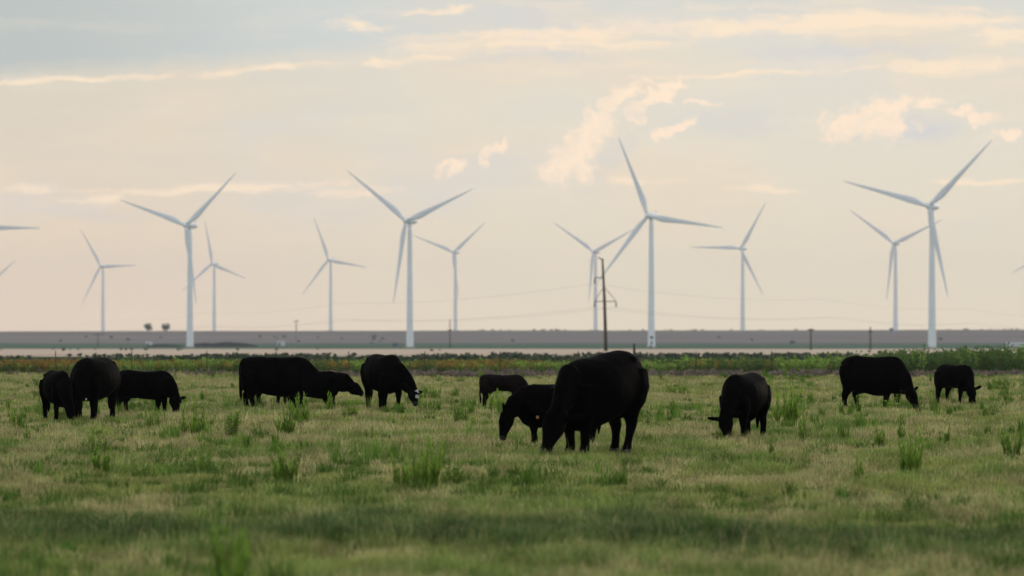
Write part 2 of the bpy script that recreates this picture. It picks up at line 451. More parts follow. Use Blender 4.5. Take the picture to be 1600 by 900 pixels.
MB().tube((pxx(943.5), -.3, pz(448)), (pxx(929.5), -.3, pz(470)), .05).tube((pxx(943.8), -.3, pz(448)), (pxx(962), -.3, pz(470)), .05).build('brace', m_wood, pole)
att = [(934.5, 402, 0), (929, 434, 1), (929, 471, 2), (962.5, 471, 3)]
for x, y, k in att[1:]:
    MB().loft([((pxx(x), -.3, pz(y) - .1), .05, .05), ((pxx(x), -.3, pz(y) - .3), .13, .13), ((pxx(x), -.3, pz(y) - .9), .13, .13), ((pxx(x), -.3, pz(y) - 1.1), .05, .05)], 8, up=(0, 1, 0)).build('insulator', m_dark, pole)
# wires sag away on both sides to far spans; the line bends at this pole and recedes
def wire(pts, r, label):
    MBw = MB(); MBw.loft([(p, r, r) for p in pts], 5)
    o = MBw.build('power_line', m_wire); tag(o, label, 'power line', 'thin wires of the power line'); return o
wl = ['topmost thin wire of the power line, running from the bracket on the pole top',
      'second thin wire of the power line, hung from the short upper crossarm',
      'third thin wire, hung from the left end of the long lower crossarm',
      'lowest thin wire, hung from the right end of the long lower crossarm']
for j, (x, y, k) in enumerate(att):
    X0 = atd(x, PD); Z0 = H + (HOR - y) / F * PD - (0 if k == 0 else 1.1)
    if k == 0: continue
    pts = []
    dz_ = {0: 0, 1: 0, 2: 0, 3: 0}[k]
    hgt = Z0 - gz0                                  # height above ground at the pole
    for side in (-1, 1):
        nodes = []
        for t in np.linspace(0, 1, 60):
            # span of 600 m sideways and 900 m away, several sagging bays
            X_ = X0 + side * t * 300; Y_ = PD + t * (1500 if side < 0 else 1100)
            base = gz(X_, Y_) + hgt
            bay = (t * 5) % 1.0
            sag = 4 * 1.3 * bay * (1 - bay)
            nodes.append((X_, Y_, base - sag))
        if side < 0: pts = nodes[::-1][:-1]
        else: pts += nodes
    wire(pts, .015, wl[k])

def util_pole(px, ytop, ybase, d, w, label, arm=0.0, name='utility_pole', cat='power pole', mat=None, grp=None, armdrop=.6):
    X_ = atd(px, d); g = gz(X_, d); top = H + (HOR - ytop) / F * d - g
    o = empty(name, (X_, d, g)); tag(o, label, cat, grp)
    MB().loft([((0, 0, -.3), w, w), ((0, 0, top), w * .75, w * .75)], 8, up=(0, 1, 0)).build('post', mat or m_wood, o)
    if arm: MB().box((0, -w, top - armdrop), (arm, w * 1.2, w * 1.4)).build('crossarm', mat or m_wood, o, smooth=False)
    return o
util_pole(463, 500, 515, 3700, .45, 'tiny far power pole alone on the skyline left of centre', arm=5.5, armdrop=1.2)
util_pole(703, 499, 557, 1500, .22, 'faint thin power pole in front of the small turbine with raised V blades', arm=1.6, armdrop=4.2)
util_pole(153, 521, 545, 2300, .30, 'faint reddish post with a short crossbar below the far left turbine', arm=6.5, armdrop=.5)
util_pole(1267, 513, 556, 900, .21, 'thin dark pole with a tiny crossarm, left of the adult cow at the right', arm=1.6, armdrop=.35)
util_pole(1360, 511, 556, 900, .19, 'thin dark pole ending in a spike, just above the adult cow at the right', arm=.9, armdrop=1.1)
util_pole(991, 537, 557, 262, .10, 'short thick wooden post behind the biggest cow, right of the leaning pole', name='wooden_post', cat='post')
# ------------------------------------------------------------------ wire fence in the weeds
m_post = material('post_steel', mottled((.05, .045, .03), (.10, .06, .035), 8), .8, .3)
FD = 157.0
fx = [-30, 88, 206, 323, 430, 546, 663, 781, 903, 1000, 1088, 1207, 1325, 1440, 1560, 1640]
near_txt = ['beyond the left frame edge', 'above the leftmost calf', 'above the calf grazing third from left', 'in the gap left of the long adult cow', 'above the long adult cow', 'just left of the white-faced cow',
            'just right of the white-faced cow', 'above the small brown-black calf', 'left of the biggest cow', 'beside the rump of the biggest cow', 'in the gap right of the biggest cow', 'above the rump of the cow right of centre',
            'left of the adult cow at the right', 'left of the rightmost calf', 'right of the rightmost calf', 'beyond the right frame edge']
for px, tx_ in zip(fx, near_txt):
    if px < 0 or px > 1600: continue
    X_ = atd(px, FD); o = empty('fence_post', (X_, FD, gz(X_, FD)), random.Random(px).uniform(-.3, .3))
    o.rotation_euler.y = random.Random(px + 1).uniform(-.04, .04)
    tag(o, 'thin dark fence post in the weeds ' + tx_, 'fence post', 'posts of the wire fence along the weeds')
    MB().box((0, 0, .45), (.035, .012, 1.1)).box((0, .02, .45), (.010, .035, 1.1)).build('post', m_post, o, smooth=False)
    MB().box((0, 0, -.02), (.10, .01, .2)).build('anchor_plate', m_post, o, smooth=False)
fw = MB()
for z in (.35, .60, .85):
    xs = [atd(p, FD) for p in fx]
    pts = []
    for a, b_ in zip(xs[:-1], xs[1:]):
        for t in (0, .25, .5, .75):
            X_ = a + (b_ - a) * t; pts.append(((X_, FD - .03, z - .03 * 4 * t * (1 - t))))
    fw.loft([(p, .004, .004) for p in pts], 4)
tag(fw.build('fence_wire', m_post), 'three rusty wire strands strung between the fence posts in the weeds', 'fence wire')

# ------------------------------------------------------------------ foliage materials
def leafy(name, trans=.3):
    m = bpy.data.materials.new(name); m.use_nodes = True; n = m.node_tree; n.nodes.clear(); b = NB(n)
    at_ = b.node('ShaderNodeAttribute', attribute_name='col')
    d = b.node('ShaderNodeBsdfDiffuse'); t = b.node('ShaderNodeBsdfTranslucent'); mx = b.node('ShaderNodeMixShader')
    n.links.new(at_.outputs['Color'], d.inputs[0]); n.links.new(at_.outputs['Color'], t.inputs[0])
    mx.inputs[0].default_value = trans
    n.links.new(d.outputs[0], mx.inputs[1]); n.links.new(t.outputs[0], mx.inputs[2])
    o = b.node('ShaderNodeOutputMaterial'); n.links.new(mx.outputs[0], o.inputs[0]); return m
m_grass = leafy('grass_blades', .35); m_leaf = leafy('weed_leaves', .35)
def blades(x, y, z, h, w, lean, col, rng, tipcol=None):
    """triangle-pair blades as numpy arrays: base 2 verts, mid 2, tip 1"""
    n = len(x); a = rng.uniform(0, 2 * np.pi, n); la = rng.uniform(0, 2 * np.pi, n)
    dx = np.cos(a) * w / 2; dy = np.sin(a) * w / 2
    lx = np.cos(la) * lean * h; ly = np.sin(la) * lean * h
    v = np.zeros((n, 5, 3), np.float32)
    v[:, 0] = np.stack([x - dx, y - dy, z - .02], -1); v[:, 1] = np.stack([x + dx, y + dy, z - .02], -1)
    v[:, 2] = np.stack([x - dx * .8 + lx * .3, y - dy * .8 + ly * .3, z + h * .55], -1)
    v[:, 3] = np.stack([x + dx * .8 + lx * .3, y + dy * .8 + ly * .3, z + h * .55], -1)
    v[:, 4] = np.stack([x + lx, y + ly, z + h * np.clip(1 - lean * .35, .3, 1)], -1)
    i = (np.arange(n) * 5)[:, None]
    f = np.concatenate([i + [0, 1, 3], i + [0, 3, 2], i + [2, 3, 4]], 0)
    c = np.repeat(col[:, None, :], 5, 1).astype(np.float32)
    if tipcol is not None: c[:, 4] = tipcol; c[:, 2:4] = (c[:, 2:4] + tipcol[:, None]) / 2
    return v.reshape(-1, 3), f, c.reshape(-1, 3)
def lerp(a, b, t): return a + (b - a) * t[..., None]
def sstep(v, a, b): t = np.clip((v - a) / (b - a), 0, 1); return t * t * (3 - 2 * t)
rng = np.random.default_rng(7)
STRAW = np.array([.56, .51, .23]); OLIVE = np.array([.30, .34, .088]); GREEN = np.array([.15, .26, .048]); BLUEG = np.array([.042, .110, .028]); BROWN = np.array([.25, .18, .10])
def band(x, y):      # greener, ranker strip across the foreground
    c = 35.6 - (x + 5) * .26
    return np.exp(-((y - c + (fbm(x / 1.3, y / 2.0, 60, 3) - .5) * 6.5) / 2.3) ** 2)
# ------------------------------------------------------------------ pasture grass
n = 1900000
d0, d1 = 24.0, 160.0
d = d0 * (d1 / d0) ** (rng.uniform(0, 1, n) ** .92)          # density falls with distance
hw = d * .143 + 2.6
x = rng.uniform(-1, 1, n) * hw; y = d + rng.uniform(-.3, .3, n)
patch = fbm(x / 2.6, y / 4.0, 1, 3); patch2 = fbm(x / .55, y / .9, 2, 3); patch3 = fbm(x / 7, y / 14, 3, 2); bnd = band(x, y)
patch4 = fbm(x / .9 + 40, y / 2.2, 8, 3)
keep = rng.uniform(0, 1, n) < np.clip(.30 + 1.1 * sstep(patch2, .25, .62) + bnd, 0, 1)
x, y, d, patch, patch2, patch3, patch4, bnd = [q[keep] for q in (x, y, d, patch, patch2, patch3, patch4, bnd)]
n = len(x); print('grass blades', n)
gr = sstep(patch * .55 + patch2 * .25 + patch3 * .3 + rng.normal(0, .05, n), .52, .68)
u = rng.uniform(0, 1, n)
near_gr = .25 * sstep(-y, -55, -30)
straw_p = np.clip(.41 + 1.1 * (sstep(patch4, .3, .7) - .5) - .35 * gr - .25 * near_gr - 1.0 * bnd + (patch3 - .5) * .7 + .08 * sstep(y, 60, 130), .04, .88)
is_straw = u < straw_p
col = lerp(np.broadcast_to(OLIVE, (n, 3)), GREEN, np.clip(gr * .8 + bnd * .3, 0, 1))
col = lerp(col, BLUEG, np.clip(bnd * 1.1, 0, 1))
col = np.where(is_straw[:, None], lerp(np.broadcast_to(STRAW, (n, 3)), BROWN, rng.uniform(0, .6, n)), col)
col = col * (rng.uniform(.55, 1.45, n) * (.55 + .9 * fbm(x / .30, y / 1.3, 77, 3)))[:, None] * rng.uniform(.95, 1.05, (n, 3))
hh = (.035 + .075 * sstep(patch2, .35, .7) + .045 * gr) * rng.uniform(.5, 1.3, n)
hh = np.where(is_straw, hh * 1.25, hh) + bnd * .15 * rng.uniform(.3, 1, n)
tall = rng.uniform(0, 1, n) < .006; hh = np.where(tall, hh * 2.1 + .05, hh)
ww = (.0035 + .010 * (y / 100)) * rng.uniform(.7, 1.4, n); ww = np.where(tall, ww * .7, ww)
lean = np.clip(rng.normal(.55, .3, n), .05, 1.4); lean = np.where(tall, .2, lean)
tip = np.where((rng.uniform(0, 1, n) < .55)[:, None], lerp(col, STRAW, np.full(n, .45)), col)
V, Fa, Cc = blades(x, y, ground_z(x, y), hh, ww, lean, col, rng, tip)
tag(mesh_np('grass', V, Fa, m_grass, col=Cc), 'short dull green and straw grass covering the pasture', 'grass', kind='stuff')
del V, Fa, Cc
# small broad green tufts all over: nobody could count them
nt_ = 4600
td = 27 * (150 / 27) ** rng.uniform(0, 1, nt_); tx = rng.uniform(-1, 1, nt_) * (td * .14 + 1)
kp = (fbm(tx / 5, td / 9, 31, 3) + rng.normal(0, .08, nt_)) > .5
td, tx = td[kp], tx[kp]; nt_ = len(td)
per = 46
cx = np.repeat(tx, per); cy = np.repeat(td, per); rad = np.repeat(rng.uniform(.04, .20, nt_) + (rng.uniform(0, 1, nt_) < .12) * rng.uniform(.1, .3, nt_), per); th = np.repeat(rng.uniform(.07, .22, nt_) + (rng.uniform(0, 1, nt_) < .12) * .1, per)
m = len(cx); aa = rng.uniform(0, 6.283, m); rr = rad * np.sqrt(rng.uniform(0, 1, m))
gx = cx + rr * np.cos(aa) * 1.3; gy = cy + rr * np.sin(aa)
tint = np.repeat(rng.uniform(0, 1, nt_), per)
col = lerp(lerp(np.broadcast_to(GREEN, (m, 3)), np.array([.10, .155, .03]), tint), BLUEG, rng.uniform(0, .4, m)) * rng.uniform(.7, 1.25, m)[:, None]
upr = np.repeat(rng.uniform(0, 1, nt_) < np.interp(td, [43, 55, 75, 130], [0, .12, .36, .36]), per)                 # thin upright tufts among the spreading ones
col = np.where(upr[:, None], col * [1.35, 1.35, 1.1], col); th = np.where(upr, th * 1.45 + .05, th)
gx = np.where(upr, cx + (gx - cx) * .55, gx); gy = np.where(upr, cy + (gy - cy) * .55, gy)
V, Fa, Cc = blades(gx, gy, ground_z(gx, gy), th * rng.uniform(.4, 1.1, m), (.006 + .010 * gy / 100) * rng.uniform(.8, 1.5, m), np.where(upr, rng.uniform(.02, .35, m), np.clip(rng.normal(.5, .2, m), .1, 1)), col, rng)
tag(mesh_np('ground_cover', V, Fa, m_leaf, col=Cc), 'low green tufts sprinkled through the dry pasture grass', 'ground cover', kind='stuff')

# ------------------------------------------------------------------ band of weeds beyond the pasture
def weed_cloud(name, n, xr, yr, hfun, pal, seed, label, cat, wfac=1.0, leaves=26, narrow=1.0):
    g = np.random.default_rng(seed)
    X_ = g.uniform(xr[0], xr[1], n); Y_ = g.uniform(yr[0], yr[1], n)
    pxs = 800 + X_ / Y_ * F
    h, keep = hfun(pxs, Y_, g)
    X_, Y_, h = X_[keep], Y_[keep], h[keep]; n = len(X_)
    k = leaves
    bx = np.repeat(X_, k); by = np.repeat(Y_, k); bh = np.repeat(h, k); m = n * k
    t = g.uniform(0, 1, m) ** .8
    rad = narrow * bh * (.10 + .32 * (1 - t)) * g.uniform(0, 1, m); a = g.uniform(0, 6.283, m)
    cx = bx + rad * np.cos(a); cy = by + rad * np.sin(a); cz = ground_z(bx, by) + bh * t
    L = (.05 + .12 * g.uniform(0, 1, m)) * wfac; wd = L * .33
    dirx = np.cos(a) * .6 + g.normal(0, .25, m); diry = np.sin(a) * .6; dirz = g.uniform(.2, 1.1, m)
    q = np.sqrt(dirx ** 2 + diry ** 2 + dirz ** 2); dirx /= q; diry /= q; dirz /= q
    sa = g.uniform(0, 6.283, m); sx_, sy_, sz_ = np.cos(sa), np.sin(sa) * .6, np.full(m, .25)
    v = np.zeros((m, 4, 3), np.float32)
    P0 = np.stack([cx, cy, cz], -1); D = np.stack([dirx, diry, dirz], -1); Sd = np.stack([sx_, sy_, sz_], -1)
    v[:, 0] = P0; v[:, 1] = P0 + D * (L * .5)[:, None] + Sd * (wd)[:, None]; v[:, 2] = P0 + D * L[:, None]; v[:, 3] = P0 + D * (L * .5)[:, None] - Sd * wd[:, None]
    f = (np.arange(m) * 4)[:, None] + [0, 1, 2, 3]
    pc = pal(np.repeat(800 + X_ / Y_ * F, k), by, t, g, np.repeat(g.uniform(0, 1, n), k))
    c = np.repeat(pc[:, None], 4, 1)
    # a stem for every plant
    sv, sf, scol = blades(X_, Y_, ground_z(X_, Y_), h * 1.02, np.full(n, .025), np.full(n, .12), np.tile([.07, .09, .04], (n, 1)), g)
    V = np.concatenate([v.reshape(-1, 3), sv]); off = m * 4
    f3 = np.concatenate([f[:, [0, 1, 2]], f[:, [0, 2, 3]], sf + off])
    return tag(mesh_np(name, V, f3, m_leaf, col=np.concatenate([c.reshape(-1, 3), scol])), label, cat, kind='stuff')
def h_main(px, y, g):
    r = fbm(px / 70, y / 8, 41, 3); r2 = fbm(px / 18, y / 3, 42, 2)
    top = np.interp(px, [-200, 120, 330, 420, 640, 760, 860, 1060, 1250, 1400, 1480, 1800], [.60, .56, .70, .60, .56, .60, .62, .66, .70, .98, 1.16, 1.12])
    h = top * (.80 + .35 * (r - .5)) * (.85 + .3 * r2) * g.uniform(.55, 1.0, len(px)) * (1 - np.clip((y - 165) / 60, 0, .3))
    spike = g.uniform(0, 1, len(px)) < np.interp(px, [0, 1000, 1350, 1600], [.012, .012, .07, .08])
    h = np.where(spike, h * 1.3 + .08, h)
    return h, (r2 + r * .6 + g.uniform(0, .6, len(px))) > .72
def pal_main(px, y, t, g, u):
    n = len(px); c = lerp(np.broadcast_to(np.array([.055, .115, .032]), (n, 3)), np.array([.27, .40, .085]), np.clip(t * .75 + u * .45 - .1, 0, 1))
    c = lerp(c, np.array([.035, .065, .040]), (fbm(px / 60, y / 6, 50, 2) > .52) * .6)
    return c * g.uniform(.7, 1.3, n)[:, None]
weed_cloud('weeds', 9500, (-28, 28), (159, 186), h_main, pal_main, 11, 'dense band of tall green weeds along the fence beyond the pasture', 'weeds', 1.0, 30)
def h_tall(px, y, g):
    p = np.interp(px, [1230, 1330, 1400, 1470, 1520, 1620], [.0, .12, .8, .45, 1.0, .9])
    return g.uniform(.62, 1.0, len(px)) * np.interp(px, [1230, 1380, 1600], [.8, 1.0, 1.2]), g.uniform(0, 1, len(px)) < p * (.3 + fbm(px / 22, y * 0, 55, 2))
weed_cloud('tall_weeds', 2300, (6, 26), (158, 168), h_tall, pal_main, 21, 'taller spiky green weeds rising above the weed band at the far right', 'weeds', .9, 26, .30)
def h_or(px, y, g):
    z = (np.exp(-((px - 40) / 120) ** 2) + .75 * np.exp(-((px - 735) / 95) ** 2) + .35 * np.exp(-((px - 520) / 25) ** 2) + .25 * np.exp(-((px - 300) / 120) ** 2) + .3 * np.exp(-((px - 1130) / 90) ** 2))
    return g.uniform(.44, .62, len(px)), g.uniform(0, 1, len(px)) < z * (.8 + 1.2 * fbm(px / 25, y, 71, 2))
def pal_or(px, y, t, g, u):
    n = len(px); c = lerp(np.broadcast_to(np.array([.07, .09, .03]), (n, 3)), np.array([.42, .25, .07]), np.clip(sstep(t, .35, .75) * (u * .8 + .3), 0, 1))
    return lerp(c, np.array([.36, .17, .065]), (px < 100) * g.uniform(0, .7, n)) * g.uniform(.7, 1.2, n)[:, None]
weed_cloud('flowering_weeds', 4200, (-28, 28), (158, 167), h_or, pal_or, 12, 'rusty orange and yellow flowering weeds growing in patches along the weed band', 'weeds', .55, 26)
def h_dry(px, y, g):
    z = np.interp(px, [0, 380, 480, 700, 1000, 1150, 1300, 1600], [.10, .2, .6, .9, .9, .8, .6, .8])
    return g.uniform(.06, .24, len(px)) * (.6 + .8 * fbm(px / 40, y, 82, 2)), g.uniform(0, 1, len(px)) < z
def pal_dry(px, y, t, g, u):
    n = len(px); return lerp(np.broadcast_to(np.array([.15, .125, .10]), (n, 3)), np.array([.28, .23, .19]), u) * g.uniform(.7, 1.2, n)[:, None]
weed_cloud('dry_brush', 2600, (-25, 25), (149, 157.5), h_dry, pal_dry, 13, 'low brown dead brush at the foot of the green weed band', 'brush', .8, 22)
def h_back(px, y, g):
    r = fbm(px / 90, y / 20, 91, 3)
    return g.uniform(.1, .26, len(px)) * np.interp(px, [0, 560, 640, 1250, 1600], [.5, .8, 1.0, 1.0, .8]), (r > .42)
def pal_back(px, y, t, g, u):
    n = len(px); return lerp(np.broadcast_to(np.array([.05, .085, .055]), (n, 3)), np.array([.13, .14, .10]), u) * g.uniform(.8, 1.2, n)[:, None]
weed_cloud('background_brush', 2600, (-42, 42), (215, 268), h_back, pal_back, 14, 'low grey green brush between the weed band and the pale stubble', 'brush', 1.5, 22)

# ------------------------------------------------------------------ individual weed clumps in the pasture
def weed_clump(px, py, hp, wp, label, style='spiky', seed=0, tint=.5):
    X_, D = at(px, py); g = np.random.default_rng(seed + 100)
    h = hp / F * D * 1.08; w = wp / F * D
    if style == 'spiky': wp *= 1.3; hp *= 1.08
    h = hp / F * D * 1.12; w = wp / F * D
    root = empty('weed_clump', (X_, D, gz(X_, D)))
    tag(root, label, 'weed', 'green weed clumps standing in the pasture')
    area = max(1, wp * hp)
    ns = int(np.clip(wp / (3.4 if style == 'spiky' else 3.0), 2, 22)) if style != 'single' else 1
    sv = MB(); LV, LF, LC = [], [], []
    base = lerp(np.array([[.090, .190, .032]]), np.array([.27, .40, .055]), np.array([tint]))[0]
    for s in range(ns):
        a = g.uniform(0, 6.283); r0 = w * .32 * math.sqrt(g.uniform(0, 1)); lean = g.uniform(-.3, 1) * w * .28
        bx, by = r0 * math.cos(a), r0 * math.sin(a)
        sh = h * (.4 + .7 * g.uniform(0, 1) ** 1.6) * (1 - .25 * lean / max(w, .01))
        tx_, ty_ = bx + lean * math.cos(a), by + lean * math.sin(a)
        rs = .003 + .004 * h
        pts = [Vector((bx + (tx_ - bx) * t ** 1.5, by + (ty_ - by) * t ** 1.5, sh * t)) for t in (0, .35, .7, 1)]
        sv.loft([(p, rs * (1 - .7 * i / 3), rs * (1 - .7 * i / 3)) for i, p in enumerate(pts)], 4, up=(0, 1, 0))
        nl = 34 if style != 'bushy' else 44
        for l in range(nl):
            t = g.uniform(.08, 1.0); p = Vector((bx + (tx_ - bx) * t ** 1.5, by + (ty_ - by) * t ** 1.5, sh * t))
            la = g.uniform(0, 6.283)
            if style == 'bushy': L = h * g.uniform(.12, .22); up = g.uniform(-.1, .9); wd = L * .16
            else: L = h * g.uniform(.14, .30) * (1.2 - .6 * t); up = g.uniform(1.5, 4.5); wd = L * .07
            wd = max(wd, .006)
            dv = Vector((math.cos(la), math.sin(la), up)).normalized(); sd_ = Vector((-math.sin(la), math.cos(la), 0))
            b0 = len(LV)
            for q in (p, p + dv * L * .45 + sd_ * wd, p + dv * L + Vector((0, 0, -L * .12)), p + dv * L * .45 - sd_ * wd): LV.append(tuple(q))
            LF.append((b0, b0 + 1, b0 + 2, b0 + 3))
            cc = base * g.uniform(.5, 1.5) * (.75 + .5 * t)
            LC += [cc] * 4
    sv.build('stem', m_stem, root)
    mesh_np('leaves', LV, np.array(LF), m_leaf, root, col=np.array(LC))
    return root
m_stem = material('weed_stem', mottled((.06, .09, .03), (.10, .12, .05), 6), .8, .2)
clumps = [
 (160, 744, 52, 26, 'narrow upright green weed alone in the left foreground below the two leftmost cattle', 'spiky', .6),
 (446, 762, 58, 42, 'upright green weed clump in the mid foreground below the calf with raised head', 'spiky', .55),
 (432, 712, 24, 30, 'small weed just above the clump in the mid foreground', 'bushy', .4),
 (555, 746, 52, 6, 'single thin bare green weed stalk standing alone left of centre', 'single', .3),
 (571, 692, 38, 8, 'left one of two thin curved weed stalks below the white-faced cow', 'single', .3),
 (584, 690, 36, 8, 'right one of two thin curved weed stalks below the white-faced cow', 'single', .35),
 (661, 772, 74, 52, 'tallest bright green weed clump, blurred, at bottom centre', 'spiky', .7),
 (626, 768, 46, 34, 'shorter green weed touching the tallest centre clump on its left', 'spiky', .6),
 (705, 764, 38, 50, 'low sprawling weed just right of the tallest centre clump', 'bushy', .5),
 (357, 686, 38, 40, 'dense round green weed below the rump of the long adult cow', 'bushy', .55),
 (303, 682, 44, 48, 'loose spiky green clump left of the dense round weed', 'spiky', .6),
 (408, 687, 24, 34, 'low dark green weed right of the dense round weed', 'bushy', .2),
 (447, 683, 48, 30, 'spiky green clump below the belly of the long adult cow', 'spiky', .5),
 (470, 664, 42, 34, 'spiky green clump at the hind feet of the calf with raised head', 'spiky', .6),
 (514, 647, 34, 20, 'tall green weed covering the forelegs of the calf with raised head', 'spiky', .65),
 (548, 656, 30, 34, 'yellow green weed under the chin of the calf with raised head', 'bushy', .95),
 (620, 672, 24, 34, 'low yellow green weed below the head of the white-faced cow', 'bushy', .8),
 (678, 624, 24, 36, 'bright grassy clump right of the white-faced cow', 'spiky', .8),
 (774, 648, 36, 20, 'bright green weed between the legs of the small brown-black calf', 'spiky', .85),
 (812, 630, 30, 24, 'bright green weed hiding the head of the small brown-black calf', 'bushy', .9),
 (720, 662, 30, 30, 'dark green spiky weed left below the small brown-black calf', 'spiky', .4),
 (748, 668, 20, 44, 'low bright green patch of weed beside the dark spiky weed', 'bushy', .8),
 (1058, 617, 20, 46, 'low bright grassy clump right of the biggest cow', 'spiky', .75),
 (1130, 692, 28, 60, 'broad green weed hiding the muzzle of the cow right of centre', 'bushy', .7),
 (1232, 666, 54, 50, 'large spiky green clump right of the cow right of centre', 'spiky', .75),
 (1252, 697, 46, 14, 'thin upright weed just below the large spiky clump', 'spiky', .4),
 (1258, 731, 26, 20, 'small round green tuft below the thin upright weed', 'bushy', .5),
 (1342, 753, 38, 20, 'narrow green weed in the right foreground left of the biggest right clump', 'spiky', .7),
 (1425, 747, 62, 46, 'biggest green weed clump in the right foreground', 'spiky', .6),
 (1376, 700, 40, 22, 'slender green weed above the biggest right clump on its left', 'spiky', .6),
 (1408, 690, 38, 20, 'slender green weed straight above the biggest right clump', 'spiky', .5),
 (1336, 641, 22, 24, 'bright green weed by the hind legs of the adult cow at the right', 'bushy', .8),
 (1396, 642, 26, 28, 'bright green weed in front of the forelegs of the adult cow at the right', 'bushy', .85),
 (1582, 716, 44, 34, 'loose green weed close to the right frame edge', 'spiky', .4),
 (1476, 694, 34, 18, 'thin green weed below the rightmost calf', 'spiky', .4),
 (20, 666, 28, 18, 'small bright weed close to the left frame edge', 'spiky', .8),
 (42, 690, 22, 12, 'thin weed below the leftmost calf near the left edge', 'spiky', .5),
 (190, 668, 18, 30, 'low bright green weed below the calf grazing third from left', 'bushy', .7),
 (240, 672, 26, 26, 'spiky weed straight below the belly of the calf grazing third from left', 'spiky', .5),
 (1120, 850, 40, 60, 'blurred dark bushy weed in the green foreground strip, right of centre', 'bushy', .3),
 (1040, 842, 32, 46, 'blurred bushy weed in the green foreground strip, near the centre', 'bushy', .35),
 (1294, 845, 34, 40, 'blurred dark weed in the green foreground strip, at the right', 'bushy', .2),
 (1568, 850, 40, 34, 'blurred dark weed in the green foreground strip at the right edge', 'bushy', .2),
 (1160, 780, 22, 26, 'small dark weed in the bare grass above the green strip', 'bushy', .3),
 (1256, 790, 26, 24, 'blurred dark green weed above the green strip, right half', 'bushy', .3),
 (942, 764, 24, 14, 'small blurred weed below the biggest cow', 'spiky', .5),
 (362, 1010, 165, 50, 'very blurred tall bright weed at the bottom edge on the left', 'spiky', .55),
 (345, 852, 34, 60, 'blurred green weed behind the very blurred bottom weed', 'bushy', .5),
 (200, 838, 28, 60, 'blurred dark weed in the green foreground strip, at the left', 'bushy', .2),
 (420, 838, 26, 60, 'blurred blue green weed in the foreground strip, left of centre', 'bushy', .25),
]
for i, (a, b_, c_, d_, l, st, ti) in enumerate(clumps):
    weed_clump(a, b_, c_, d_ , l, st, i, ti)

# ------------------------------------------------------------------ far trees and shrubs
m_bark = material('bark', mottled((.05, .04, .035), (.09, .07, .055), 2), .9, .1)
def crown_mesh(name, parent, w, h, z0, n, seed, c1, c2, leaf):
    g = np.random.default_rng(seed)
    k = 9; cc = np.stack([g.uniform(-.33, .33, k) * w, g.uniform(-.3, .3, k) * w, z0 + g.uniform(.25, .75, k) * h], -1); rr = g.uniform(.2, .34, k) * min(w, h)
    j = g.integers(0, k, n); dv = g.normal(0, 1, (n, 3)); dv /= np.linalg.norm(dv, axis=1)[:, None]
    p = cc[j] + dv * (rr[j] * g.uniform(.45, 1.1, n))[:, None]
    a = g.normal(0, 1, (n, 3)); a /= np.linalg.norm(a, axis=1)[:, None]; b2 = np.cross(a, dv); b2 /= np.linalg.norm(b2, axis=1)[:, None] + 1e-6
    L = leaf * g.uniform(.6, 1.3, n)[:, None]
    V = np.stack([p - a * L * .5, p + b2 * L * .35, p + a * L * .5, p - b2 * L * .35], 1).reshape(-1, 3)
    F_ = (np.arange(n) * 4)[:, None] + [0, 1, 2, 3]
    c = lerp(np.broadcast_to(np.array(c1), (n, 3)), np.array(c2), np.clip(g.uniform(0, .6, n) + (j % 3) * .2, 0, 1))
    return mesh_np(name, V, F_, m_leaf, parent, col=np.repeat(c, 4, 0))
def tree(px, ytop, ybase, wp, d, label, seed, name='tree', cat='tree', group=None):
    X_ = atd(px, d); g = gz(X_, d); top = H + (HOR - ytop) / F * d
    h = top - g; w = wp / F * d
    o = empty(name, (X_, d, g)); tag(o, label, cat, group)
    t = MB().loft([((0, 0, -.3), h * .07, h * .07), ((.05 * w, 0, h * .35), h * .05, h * .05), ((.02 * w, 0, h * .7), h * .012, h * .012)], 8, up=(0, 1, 0))
    for s in (-1, 1): t.tube((0.03 * w, 0, h * .3), (s * .28 * w, .1 * w, h * .62), h * .02, h * .008, 6)
    t.build('trunk', m_bark, o)
    crown_mesh('crown', o, w, h * .98, -h * .02, 2200, seed, (.035, .055, .035), (.06, .08, .045), h * .07)
tree(231, 504, 516, 13, 3800, 'small round dark tree on the skyline, left one of the two', 1, group='round trees on the skyline')
tree(260, 504, 516, 17, 3800, 'slightly wider round dark tree on the skyline, right one of the two', 2, group='round trees on the skyline')
# shrub dots over the plain and the stubble
def shrub_proto():
    o = empty('shrub', (0, 0, 0)); crown_mesh('foliage', o, 4.0, 2.2, -.2, 420, 77, (.04, .05, .035), (.075, .08, .055), .45)
    MB().tube((0, 0, -.2), (.1, 0, 1.2), .12, .05, 6).build('stem', m_bark, o); return o
sp = shrub_proto(); first = True; rs = random.Random(5)
def place_shrub(X_, D, s, label, group):
    global first
    if first: o = sp; first = False
    else:
        o = sp.copy(); C.objects.link(o)
        for ch in list(sp.children):
            c = ch.copy(); C.objects.link(c); c.parent = o
    o.location = (X_, D, gz(X_, D)); o.scale = (s * 1.2, s, s); o.rotation_euler = (0, 0, rs.uniform(0, 6.28)); tag(o, label, 'shrub', group)
for i in range(24):
    px = rs.choice([rs.uniform(0, 280), rs.uniform(400, 620), rs.uniform(20, 1580), rs.uniform(480, 600)]); D = rs.uniform(2750, 3050)
    place_shrub(atd(px, D), D, rs.uniform(.5, 1.1), 'tiny dark shrub dot on the mauve plain below the skyline', 'tiny shrubs dotted over the mauve plain')
for i in range(20):
    px = rs.choice([rs.uniform(20, 310), rs.uniform(0, 700)]); D = rs.uniform(650, 1150)
    place_shrub(atd(px, D), D, rs.uniform(.14, .26), 'tiny dark bush, one of those dotting the pale stubble strip', 'tiny bushes on the pale stubble strip')
